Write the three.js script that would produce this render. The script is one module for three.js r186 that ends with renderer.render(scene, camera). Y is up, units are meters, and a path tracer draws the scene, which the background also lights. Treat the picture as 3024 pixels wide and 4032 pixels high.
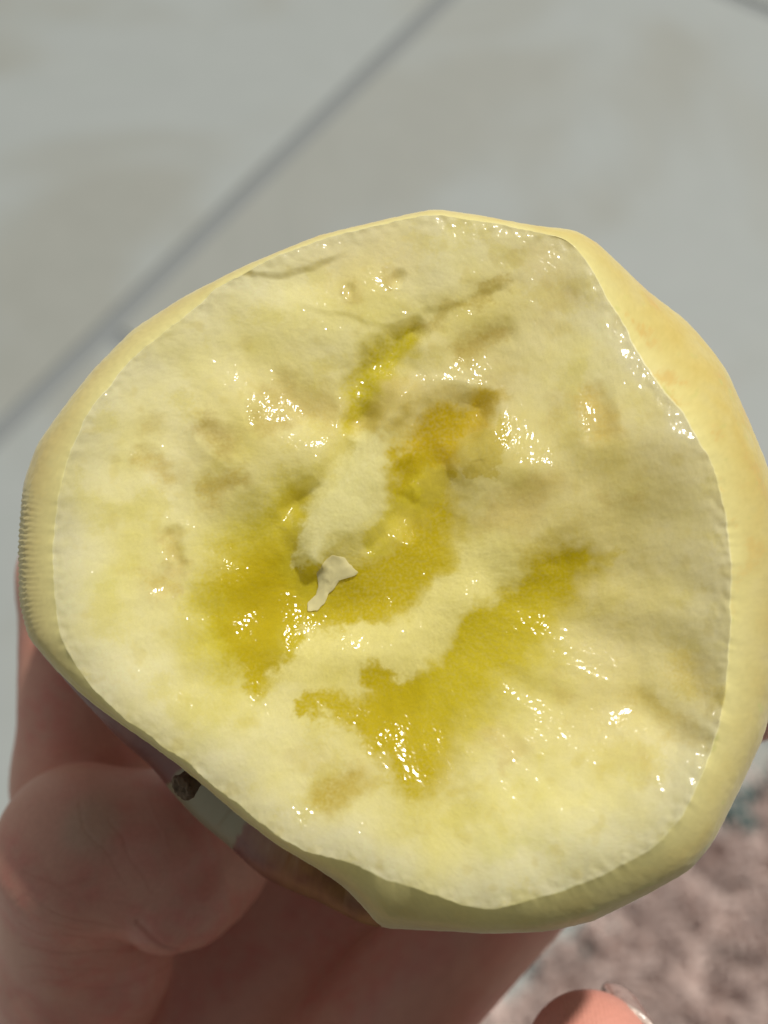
import * as THREE from 'three';
import { ImprovedNoise } from 'three/addons/math/ImprovedNoise.js';
import { mergeGeometries } from 'three/addons/utils/BufferGeometryUtils.js';

// ------------------------------------------------------------------ camera, sky, sun, exposure
const scene = new THREE.Scene();
const PITCH = 60 * Math.PI / 180;                       // the camera looks down at the apple and the floor
const TURN = new THREE.Quaternion().setFromEuler(new THREE.Euler(-PITCH, 0, 0));
const HOLD = new THREE.Vector3(0, 0.80, 0);             // where the hand holds the apple
const DIST = 130;                                       // mm from the lens to the bitten face
const camera = new THREE.PerspectiveCamera(45, 0.75, 0.01, 60);
camera.quaternion.copy(TURN);
camera.position.copy(new THREE.Vector3(0, 0, DIST / 1000).applyQuaternion(TURN).add(HOLD));
camera.focus = 0.136;
camera.userData.fStop = 17;

const renderer = new THREE.WebGLRenderer({ antialias: true });
renderer.toneMapping = THREE.LinearToneMapping;
renderer.toneMappingExposure = 1.04;
renderer.shadowMap.enabled = true;

const TO_SUN = new THREE.Vector3(0.28, 0.735, 0.62).normalize().applyQuaternion(TURN);
const sun = new THREE.DirectionalLight(new THREE.Color(1.0, 0.95, 0.86), 3.6);
sun.name = 'sun';
sun.position.copy(TO_SUN).multiplyScalar(3).add(HOLD);
sun.target.position.copy(HOLD);
sun.castShadow = true;
sun.shadow.mapSize.set(2048, 2048);
Object.assign(sun.shadow.camera, { left: -1.2, right: 1.2, top: 1.2, bottom: -1.2, near: 0.5, far: 6 });
sun.shadow.radius = 5;
scene.add(sun, sun.target);
{
  const W = 256, H = 128, d = new Float32Array(W * H * 4);
  for (let r = 0; r < H; r++) for (let c = 0; c < W; c++) {
    const el = ((r + 0.5) / H - 0.5) * Math.PI, y = Math.sin(el);
    const up = Math.max(0, y), k = Math.pow(1 - up, 2.2);
    const i = (r * W + c) * 4;
    d[i] = 0.23 + 0.19 * k; d[i + 1] = 0.24 + 0.18 * k; d[i + 2] = 0.252 + 0.15 * k; d[i + 3] = 1;
  }
  const sky = new THREE.DataTexture(d, W, H, THREE.RGBAFormat, THREE.FloatType);
  sky.mapping = THREE.EquirectangularReflectionMapping;
  sky.magFilter = THREE.LinearFilter;
  sky.needsUpdate = true;
  scene.background = sky;
  scene.environment = sky;
}

// ------------------------------------------------------------------ helpers
const perlin = new ImprovedNoise();
const N3 = (x, y, z = 0) => perlin.noise(x + 40.3, y + 71.7, z + 13.1);
const fbm = (x, y, z = 0, o = 3) => { let s = 0, a = 1; for (let i = 0; i < o; i++) { s += a * N3(x, y, z + i * 7.3); x *= 2.03; y *= 2.03; z *= 2.03; a *= 0.5; } return s; };
const clamp = THREE.MathUtils.clamp, lerp = THREE.MathUtils.lerp;
const sst = (x, a, b) => { const t = clamp((x - a) / (b - a), 0, 1); return t * t * (3 - 2 * t); };
let seedState = 12345;
const rnd = () => { seedState = (seedState * 1664525 + 1013904223) >>> 0; return seedState / 4294967296; };
const K = 2 * DIST * Math.tan(22.5 * Math.PI / 180) / 2212;   // mm per drawing unit on the plane through the face
const CX = 829.5, CY = 1106;
// drawing units (measured across the apple) and depth in mm -> mm in the hold's own axes
const mm = (u, v, z) => [(u - CX) * K * (DIST - z) / DIST, (CY - v) * K * (DIST - z) / DIST, z];
function segDist(px, py, ax, ay, bx, by) {
  const dx = bx - ax, dy = by - ay, t = clamp(((px - ax) * dx + (py - ay) * dy) / (dx * dx + dy * dy + 1e-9), 0, 1);
  return [Math.hypot(px - ax - t * dx, py - ay - t * dy), t];
}
// soft stroke along a polyline of [u, v, radius]: 1 inside, falling to 0 over `soft` of the radius outside
function stroke(pts, u, v, soft) {
  let best = 0;
  for (let i = 0; i < Math.max(1, pts.length - 1); i++) {
    const a = pts[i], b = pts[i + 1] ?? a;
    const reach = Math.max(a[2], b[2]) * (1 + soft);
    if (u < Math.min(a[0], b[0]) - reach || u > Math.max(a[0], b[0]) + reach || v < Math.min(a[1], b[1]) - reach || v > Math.max(a[1], b[1]) + reach) continue;
    const [d, t] = segDist(u, v, a[0], a[1], b[0], b[1]), r = lerp(a[2], b[2], t);
    best = Math.max(best, 1 - sst(d, r * (1 - soft), r * (1 + soft)));
  }
  return best;
}
const tag = (o, label, category, group, kind) => { if (label) o.userData.label = label; if (category) o.userData.category = category; if (group) o.userData.group = group; if (kind) o.userData.kind = kind; return o; };
function part(name, geometry, material, parent) {
  const m = new THREE.Mesh(geometry, material);
  m.name = name; m.castShadow = m.receiveShadow = true;
  parent.add(m);
  return m;
}
function held(name) {                                     // a thing that stands in the hold's axes
  const g = new THREE.Group(); g.name = name; g.position.copy(HOLD); g.quaternion.copy(TURN); scene.add(g);
  return g;
}
const geo = (position, index, extra = {}) => {
  const g = new THREE.BufferGeometry();
  g.setAttribute('position', new THREE.BufferAttribute(position, 3));
  for (const [k, [a, n]] of Object.entries(extra)) g.setAttribute(k, new THREE.BufferAttribute(a, n));
  g.setIndex(new THREE.BufferAttribute(index, 1));
  return g;
};

// ------------------------------------------------------------------ the floor
const onFloor = (px, py, y = 0) => {                     // photo pixel -> point at height y
  const d = new THREE.Vector3((px / 3024 - 0.5) * 2 * Math.tan(22.5 * Math.PI / 180) * 0.75, (0.5 - py / 4032) * 2 * Math.tan(22.5 * Math.PI / 180), -1).applyQuaternion(TURN);
  return camera.position.clone().addScaledVector(d, (y - camera.position.y) / d.y);
};
function noiseTexture(size, fn, srgb = false) {
  const d = new Uint8Array(size * size * 4);
  for (let y = 0; y < size; y++) for (let x = 0; x < size; x++) {
    const c = fn(x / size, y / size), i = (y * size + x) * 4;
    d[i] = clamp(c[0], 0, 1) * 255; d[i + 1] = clamp(c[1], 0, 1) * 255; d[i + 2] = clamp(c[2], 0, 1) * 255; d[i + 3] = 255;
  }
  const t = new THREE.DataTexture(d, size, size);
  t.magFilter = THREE.LinearFilter; t.wrapS = t.wrapT = THREE.RepeatWrapping;
  if (srgb) t.colorSpace = THREE.SRGBColorSpace;
  t.needsUpdate = true;
  return t;
}
{
  const A = onFloor(1690, 0), B = onFloor(0, 1635), T = onFloor(410, 1300);
  const along = A.clone().sub(B).setY(0).normalize(), across = new THREE.Vector3(along.z, 0, -along.x);
  if (across.x < 0) across.negate();                     // to the right of the long joint
  const next = onFloor(2925, 0).sub(T).dot(along), SIDE = Math.max(0.4, next), JOINT = 0.019, THICK = 0.009, LEFT_SHIFT = -T.clone().sub(B).dot(along) - 0.04;

  const floor = new THREE.Group();
  floor.name = 'floor';
  tag(floor, null, null, null, 'structure');
  scene.add(floor);
  const groutMat = new THREE.MeshStandardMaterial({ color: new THREE.Color(0.195, 0.21, 0.213), roughness: 0.95 });
  const bed = new THREE.BoxGeometry(6, 0.05, 6);
  bed.translate(0, -0.025 - 0.003, 0);
  part('grout', bed, groutMat, floor);
  const shapes = new THREE.Shape();
  const h = (SIDE - JOINT) / 2, b = 0.0015;
  shapes.moveTo(-h + b, -h + b); shapes.lineTo(h - b, -h + b); shapes.lineTo(h - b, h - b); shapes.lineTo(-h + b, h - b);
  const tileGeo = new THREE.ExtrudeGeometry(shapes, { depth: THICK - b, bevelEnabled: true, bevelThickness: b, bevelSize: b, bevelSegments: 2 });
  tileGeo.rotateX(-Math.PI / 2);
  tileGeo.translate(0, -THICK, 0);
  const mats = [0, 1, 2].map((k) => {
    const tex = noiseTexture(512, (x, y) => {
      const a = Math.sin(x * 6.283) * 0.9, b2 = Math.cos(x * 6.283) * 0.9, c = Math.sin(y * 6.283) * 0.9, d = Math.cos(y * 6.283) * 0.9;
      const big = fbm(a * 0.6 + k * 9, b2 * 0.6 + c * 0.7, d * 0.7 + k * 3, 3);
      const cloud = clamp(sst(big, -0.35, 0.45) * (k === 0 ? 1.15 : 1), 0, 2), fine = fbm(a * 5, b2 * 5 + c * 5, d * 5, 3) * 0.008;
      const t = [lerp(0.272, 0.246, cloud) + fine, lerp(0.295, 0.257, cloud) + fine, lerp(0.289, 0.236, cloud) + fine];
      return t.map((v) => Math.pow(v, 1 / 2.2));
    }, true);
    tex.repeat.set(1 / SIDE, 1 / SIDE);
    return new THREE.MeshStandardMaterial({ map: tex, roughness: 0.62 });
  });
  const yaw = Math.atan2(-along.z, along.x);
  // the long joint passes through B along `along`; a cross joint meets it at T on its right side
  for (let i = -4; i < 4; i++) for (let j = -4; j < 4; j++) {
    const shift = i < 0 ? LEFT_SHIFT : 0;                      // broken bond: the row on the other side of the long joint is offset
    const tile = part('tile', tileGeo, mats[i < 0 ? 0 : 1 + (i * 7 + j * 3 + 60) % 2], floor);
    tile.position.copy(T).addScaledVector(across, (i + 0.5) * SIDE).addScaledVector(along, (j + 0.5) * SIDE + shift);
    tile.position.y = 0;
    tile.rotation.y = yaw + ((i * 5 + j * 3 + 40) % 4) * Math.PI / 2;
  }
}

// ------------------------------------------------------------------ the rug
{
  const A = onFloor(3024, 3085, 0.015), B = onFloor(2080, 3960, 0.015);
  const dir = A.clone().sub(B).setY(0).normalize(), inward = new THREE.Vector3(-dir.z, 0, dir.x);
  if (inward.x < 0) inward.negate();
  const rug = new THREE.Group();
  rug.name = 'rug';
  rug.position.copy(B).addScaledVector(dir, -0.18).setY(0.002);
  rug.rotation.y = Math.atan2(-dir.z, dir.x);
  scene.add(rug);
  tag(rug, 'fluffy pinkish brown shag rug with a teal bound edge on the tiled floor', 'rug');
  const sgn = inward.dot(new THREE.Vector3(0, 0, 1).applyAxisAngle(new THREE.Vector3(0, 1, 0), rug.rotation.y)) > 0 ? 1 : -1;
  const LEN = 0.85, WID = 0.5;
  const back = new THREE.BoxGeometry(LEN, 0.006, WID);
  back.translate(LEN / 2, 0.003, sgn * WID / 2);
  part('backing', back, new THREE.MeshStandardMaterial({ color: new THREE.Color(0.18, 0.12, 0.1), roughness: 1 }), rug);
  // teal binding along the edges
  const bind = [];
  const ring = [[0, 0], [LEN, 0], [LEN, WID], [0, WID], [0, 0]];
  for (let i = 0; i < 4; i++) {
    const [x0, z0] = ring[i], [x1, z1] = ring[i + 1], pts = [];
    for (let k = 0; k <= 40; k++) { const t = k / 40; pts.push(new THREE.Vector3(lerp(x0, x1, t), 0.008 + 0.0015 * N3(k * 0.7, i), sgn * (lerp(z0, z1, t) + 0.0025 * N3(k * 0.5, i + 5)))); }
    bind.push(new THREE.TubeGeometry(new THREE.CatmullRomCurve3(pts), 160, 0.0062, 10));
  }
  part('binding', mergeGeometries(bind), new THREE.MeshStandardMaterial({ color: new THREE.Color(0.030, 0.085, 0.085), roughness: 0.9 }), rug);
  const tab = new THREE.CapsuleGeometry(0.0085, 0.014, 6, 12);
  tab.rotateX(Math.PI / 2 - 0.5);
  const tp = onFloor(2905, 3232, 0.016).sub(rug.position).applyAxisAngle(new THREE.Vector3(0, 1, 0), -rug.rotation.y);
  tab.translate(tp.x, 0.016, tp.z);
  part('loop', tab, new THREE.MeshStandardMaterial({ color: new THREE.Color(0.022, 0.07, 0.068), roughness: 0.9 }), rug);
  // pile: bent tapered tufts
  const strand = new THREE.CylinderGeometry(0.0009, 0.0019, 1, 5, 5);
  strand.translate(0, 0.5, 0);
  const sp = strand.attributes.position;
  for (let i = 0; i < sp.count; i++) { const y = sp.getY(i); sp.setX(i, sp.getX(i) + 0.0085 * y * y); }
  strand.computeVertexNormals();
  const STEP = 0.0026, list = [];
  for (let x = 0.004; x < LEN - 0.004; x += STEP) for (let z = 0.007; z < WID - 0.004; z += STEP) list.push([x + (rnd() - 0.5) * STEP, z + (rnd() - 0.5) * STEP]);
  for (let x = 0.004; x < tp.x - 0.012; x += STEP) for (let z = -0.006; z < 0.007; z += STEP) list.push([x + (rnd() - 0.5) * STEP, z + (rnd() - 0.5) * STEP]);
  const pile = new THREE.InstancedMesh(strand, new THREE.MeshStandardMaterial({ color: 0xffffff, roughness: 0.95 }), list.length);
  const M = new THREE.Matrix4(), q = new THREE.Quaternion(), e = new THREE.Euler(), c = new THREE.Color();
  list.forEach(([x, z], i) => {
    const clump = fbm(x * 34, z * 34, 2, 2), tuft = N3(x * 95, z * 95, 8);
    const h = 0.012 + 0.018 * sst(clump, -0.4, 0.4) + 0.005 * tuft + 0.003 * rnd();
    e.set((N3(x * 60, z * 60, 21) * 1.3 + (rnd() - 0.5) * 0.5), (N3(x * 30, z * 30, 31) * 4 + rnd() * 1.4), (N3(x * 60, z * 60, 41) * 1.3 + (rnd() - 0.5) * 0.5));
    M.compose(new THREE.Vector3(x, 0.005, sgn * z), q.setFromEuler(e), new THREE.Vector3(1, h, 1));
    pile.setMatrixAt(i, M);
    const t = 0.5 + 0.5 * fbm(x * 25, z * 25, 60, 2) + (rnd() - 0.5) * 0.3;
    pile.setColorAt(i, c.setRGB(lerp(0.50, 0.80, t), lerp(0.39, 0.66, t), lerp(0.355, 0.61, t)));
  });
  pile.name = 'pile';
  pile.userData.kind = 'stuff';
  pile.castShadow = pile.receiveShadow = true;
  rug.add(pile);
}

// ------------------------------------------------------------------ the apple
const AC = [850, 1230];                                   // centre of the bitten face, drawing units
const EDGE = [                                            // where the bitten face meets the peeled side
  [935, 462], [1050, 478], [1140, 498], [1232, 512], [1290, 600], [1345, 700], [1402, 800], [1480, 900], [1540, 1000], [1568, 1100], [1580, 1250], [1575, 1400], [1562, 1540], [1528, 1650], [1480, 1750], [1425, 1825], [1310, 1888], [1200, 1930], [1110, 1955],
  [1040, 1968], [950, 1936], [850, 1906], [760, 1866], [650, 1838], [580, 1792], [500, 1728], [440, 1676], [360, 1618], [280, 1560], [190, 1478], [130, 1390], [114, 1250], [120, 1100], [142, 1000], [184, 900], [250, 812], [320, 745], [402, 682], [470, 622], [560, 568], [690, 518], [800, 490]];
const LIP = [                                             // outline of the peeled side
  [935, 453], [1050, 469], [1140, 489], [1240, 497], [1290, 525], [1400, 630], [1480, 690], [1530, 745], [1570, 800], [1610, 890], [1650, 985], [1675, 1060], [1695, 1200], [1694, 1350], [1678, 1480], [1650, 1590], [1600, 1700], [1540, 1820], [1490, 1880], [1400, 1930], [1280, 1990], [1180, 2012],
  [1050, 2015], [950, 2010], [822, 2004], [796, 1966], [745, 1910], [690, 1872], [600, 1818], [520, 1757], [445, 1692], [380, 1640], [310, 1590], [250, 1550], [180, 1497], [120, 1442], [62, 1380], [42, 1300], [40, 1180], [50, 1045], [80, 960], [130, 890], [200, 800], [290, 710], [400, 640], [530, 575], [690, 510], [800, 484]];
const SHOULDER = [                                        // the skin-covered shoulder that shows below the lip
  [935, 453], [1240, 497], [1530, 745], [1675, 1060], [1694, 1350], [1600, 1700], [1400, 1930], [1180, 2012], [950, 2012], [822, 2007], [770, 1992], [700, 1952], [620, 1920], [560, 1892], [520, 1850], [480, 1815], [430, 1775], [380, 1722], [325, 1652], [262, 1602], [180, 1512], [110, 1440], [62, 1382], [42, 1300], [50, 1045], [200, 800], [400, 640], [690, 510]];
const NT = 1280;
function radial(poly, smooth) {                           // star-shaped outline -> radius per direction
  const out = new Float32Array(NT);
  for (let i = 0; i < NT; i++) {
    const th = (i / NT) * 2 * Math.PI, dx = Math.cos(th), dy = Math.sin(th);
    let r = 0;
    for (let k = 0; k < poly.length; k++) {
      const a = poly[k], b = poly[(k + 1) % poly.length], ax = a[0] - AC[0], ay = a[1] - AC[1], ex = b[0] - a[0], ey = b[1] - a[1];
      const det = dx * -ey + dy * ex;
      if (Math.abs(det) < 1e-9) continue;
      const t = (ax * -ey + ay * ex) / det, s = (dx * ay - dy * ax) / det;
      if (t > 0 && s >= -1e-6 && s <= 1 + 1e-6) r = Math.max(r, t);
    }
    out[i] = r;
  }
  for (let pass = 0; pass < 2; pass++) {
    const c = out.slice();
    for (let i = 0; i < NT; i++) { let s = 0; for (let k = -smooth; k <= smooth; k++) s += c[(i + k + NT) % NT]; out[i] = s / (2 * smooth + 1); }
  }
  return out;
}
const rEdge = radial(EDGE, 7).map((r, i) => { const th = i / NT * 2 * Math.PI, c = Math.cos(th), d = Math.sin(th); return r + 5 * N3(c * 9, d * 9, 201) + 2.5 * N3(c * 26, d * 26, 205) + 1.2 * N3(c * 70, d * 70, 209) - 1; }), rLip = radial(LIP, 4), rSho = radial(SHOULDER, 8);

// relief of the bitten face, mm towards the lens, at drawing units (u, v)
const GROOVES = [                                         // [polyline, depth mm, softness]
  [[[895, 720, 22], [835, 775, 40], [795, 850, 42], [775, 905, 26]], -1.7, 0.9],
  [[[782, 905, 26], [742, 975, 24], [694, 1048, 22], [640, 1090, 24]], -1.2, 1],
  [[[1035, 885, 30], [985, 910, 48], [935, 955, 56], [900, 1050, 46], [880, 1120, 30]], -2.0, 0.95],
  [[[795, 1180, 14], [830, 1140, 18], [880, 1085, 16]], -0.3, 1],
  [[[640, 1230, 36], [660, 1275, 34]], -0.35, 1],
  [[[960, 1130, 60], [890, 1210, 70], [800, 1290, 60], [700, 1330, 55], [600, 1300, 60]], -1.2, 1],
  [[[850, 1560, 70], [960, 1450, 80], [1100, 1310, 70], [1220, 1220, 50]], -0.9, 1],
  [[[930, 690, 34], [985, 665, 28], [1060, 632, 20]], -0.45, 1],
  [[[1000, 754, 30], [1050, 736, 36], [1090, 724, 24]], -0.55, 1],
  [[[852, 600, 13]], -0.6, 0.9], [[[760, 626, 11]], -0.4, 0.9],
  [[[455, 930, 20], [490, 948, 30]], -0.5, 1], [[[565, 905, 24], [600, 915, 20]], -0.35, 1],
  [[[615, 850, 34], [690, 890, 40]], -0.45, 1],
  [[[315, 990, 20], [365, 1030, 26]], -0.3, 1], [[[460, 1060, 26], [515, 1035, 22]], -0.25, 1],
  [[[365, 1165, 20], [382, 1212, 16], [350, 1255, 22]], -0.5, 0.9],
  [[[1290, 870, 28], [1298, 930, 24]], -0.6, 0.9],
  [[[1380, 1500, 40], [1460, 1550, 44], [1530, 1610, 34]], -0.6, 1],
  [[[1480, 1450, 46], [1550, 1510, 40]], -0.45, 1],
  [[[1250, 1620, 34], [1340, 1700, 34]], -0.35, 1],
  [[[1185, 530, 26], [1110, 600, 30]], -0.4, 1],
  [[[1225, 545, 30], [1200, 620, 40]], -0.45, 1],
];
const RIDGES = [
  [[[845, 850, 40], [815, 930, 44], [795, 1000, 62], [745, 1070, 60], [695, 1140, 46], [675, 1200, 26]], 2.2, 0.95],
  [[[570, 980, 100], [650, 985, 55]], 2.1, 1], [[[1150, 1190, 60], [1230, 1130, 60]], 0.7, 1], [[[1330, 1300, 40], [1480, 1330, 40]], 0.5, 1], [[[1200, 1420, 50], [1330, 1480, 40]], 0.5, 1], [[[1260, 1640, 40], [1390, 1730, 40]], 0.5, 1],
    [[[1050, 965, 60], [1100, 1005, 50]], 0.6, 1],
  [[[1050, 1010, 50], [1160, 1020, 45]], 0.6, 1],
  [[[640, 1420, 50], [760, 1400, 45], [900, 1400, 50], [1000, 1310, 42]], 0.6, 1],
  [[[1430, 1500, 34], [1540, 1590, 34]], 0.45, 1],
  [[[760, 940, 20], [690, 940, 40]], 0.5, 1],
  [[[720, 640, 60], [820, 640, 50]], 0.5, 1],
  [[[620, 700, 60], [760, 740, 50]], 0.9, 1],
];
const LEDGES = [                                          // [polyline, step mm]: the side to the left of its direction stands proud
  [[[395, 690], [420, 655], [470, 610], [530, 590], [600, 600], [660, 588], [700, 570], [770, 552]], 0.75],
  [[[870, 722], [925, 672], [1000, 655], [1095, 612], [1120, 585]], 0.42],
  [[[640, 660], [740, 680], [800, 700], [870, 715]], 0.35],
  [[[1010, 1045], [975, 1005], [1000, 958], [1045, 925], [1082, 903]], -1.2],
  [[[826, 915], [830, 880], [850, 835], [900, 818], [1000, 822], [1060, 830]], -0.35],
  [[[890, 1090], [893, 1050], [930, 1015], [985, 1005]], -0.5],
  [[[630, 1190], [650, 1240], [640, 1290]], 0.4],
];
function wetness(u, v) { return clamp(1 - 0.72 * stroke([[1420, 1020, 130], [1400, 1380, 150]], u, v, 0.5) - 0.3 * stroke([[1180, 1080, 120]], u, v, 0.8), 0.15, 1); }
const bowl = (u, v, r) => { const x = (u - AC[0]) / 730, y = (v - AC[1]) / 750; return 2.4 * x + 6.6 * y - 3.2 + 2.4 * Math.pow(r, 1.7) + (x > 0 ? 1.3 * x * x : 0); };
function relief(u, v, r, fine) {                          // r: 0 at the centre, 1 at the edge
  const wu = u + 14 * N3(u * 0.012, v * 0.012, 3) + 2.5 * N3(u * 0.04, v * 0.04, 5), wv = v + 14 * N3(u * 0.012, v * 0.012, 9) + 2.5 * N3(u * 0.04, v * 0.04, 11);
  let h = bowl(u, v, r);
  for (const [p, d, s] of GROOVES) h += 1.0 * d * stroke(p, wu, wv, Math.max(s, 0.85));
  for (const [p, d, s] of RIDGES) h += d * stroke(p, wu, wv, s);
  for (const [p, d] of LEDGES) {
    let best = 1e9, side = 0, along = 0;
    for (let i = 0; i < p.length - 1; i++) {
      const [q, t] = segDist(wu, wv, p[i][0], p[i][1], p[i + 1][0], p[i + 1][1]);
      if (q < best) { best = q; along = (i + t) / (p.length - 1); side = (p[i + 1][0] - p[i][0]) * (wv - p[i][1]) - (p[i + 1][1] - p[i][1]) * (wu - p[i][0]); }
    }
    const sd = side < 0 ? best : -best, fade = 1 - sst(best, 20, 75), ends = sst(along, 0, 0.15) * (1 - sst(along, 0.85, 1));
    h += 0.55 * d * (sst(sd, -6, 12) - 0.5) * fade * ends;
  }
  const ang = Math.atan2(v - AC[1] - 60, u - AC[0]), ca = Math.cos(ang) * 7, sa = Math.sin(ang) * 7, rr = Math.hypot(u - AC[0], v - AC[1]);
  h += (0.17 * N3(ca, sa, rr * 0.004) + 0.05 * N3(ca * 2.3, sa * 2.3, rr * 0.008 + 4)) * sst(rr, 150, 420);   // torn fibres run outwards
  h += 0.5 * N3(u * 0.0075, v * 0.0075, 30) + 0.07 * N3(u * 0.017, v * 0.017, 33);
  const g2 = (cx, cy, a, b) => Math.exp(-(((u - cx) / a) ** 2) - ((v - cy) / b) ** 2);
  h += 1.7 * g2(1400, 950, 200, 110) - 2.5 * g2(1360, 1400, 230, 220) + 0.9 * g2(1300, 1760, 220, 110) - 0.8 * g2(1120, 800, 170, 120);
  if (fine) {                                              // the juice that wets the flesh stands in ripples and beads
    const w = wetness(u, v) * lerp(1.3, 0.62, sst(v, 900, 1600)), cl = sst(fbm(u * 0.013, v * 0.013, 52, 2) + 0.6 * N3(u * 0.045, v * 0.045, 57), -0.05, 0.7), edge = 1 - 0.75 * sst(r, 0.84, 0.95), spark = w * (0.08 + 0.92 * cl) * edge;
    h += (0.03 * w + 0.075 * spark) * N3(u * 0.060, v * 0.060, 55) + (0.02 + 0.03 * w + 0.03 * spark) * N3(u * 0.125, v * 0.125, 60) + 0.06 * spark * N3(u * 0.03, v * 0.03, 61) + 0.009 * N3(u * 0.21, v * 0.21, 62);
  } else h += 0.04 * N3(u * 0.05, v * 0.05, 65) + 0.022 * N3(u * 0.10, v * 0.10, 66) + 0.016 * N3(u * 0.19, v * 0.19, 67);
  return h - 0.36 * sst(r, 0.90, 1.02) ** 2 + 0.16 * sst(r, 0.93, 1) * N3(u * 0.05, v * 0.05, 70);
}
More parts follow.
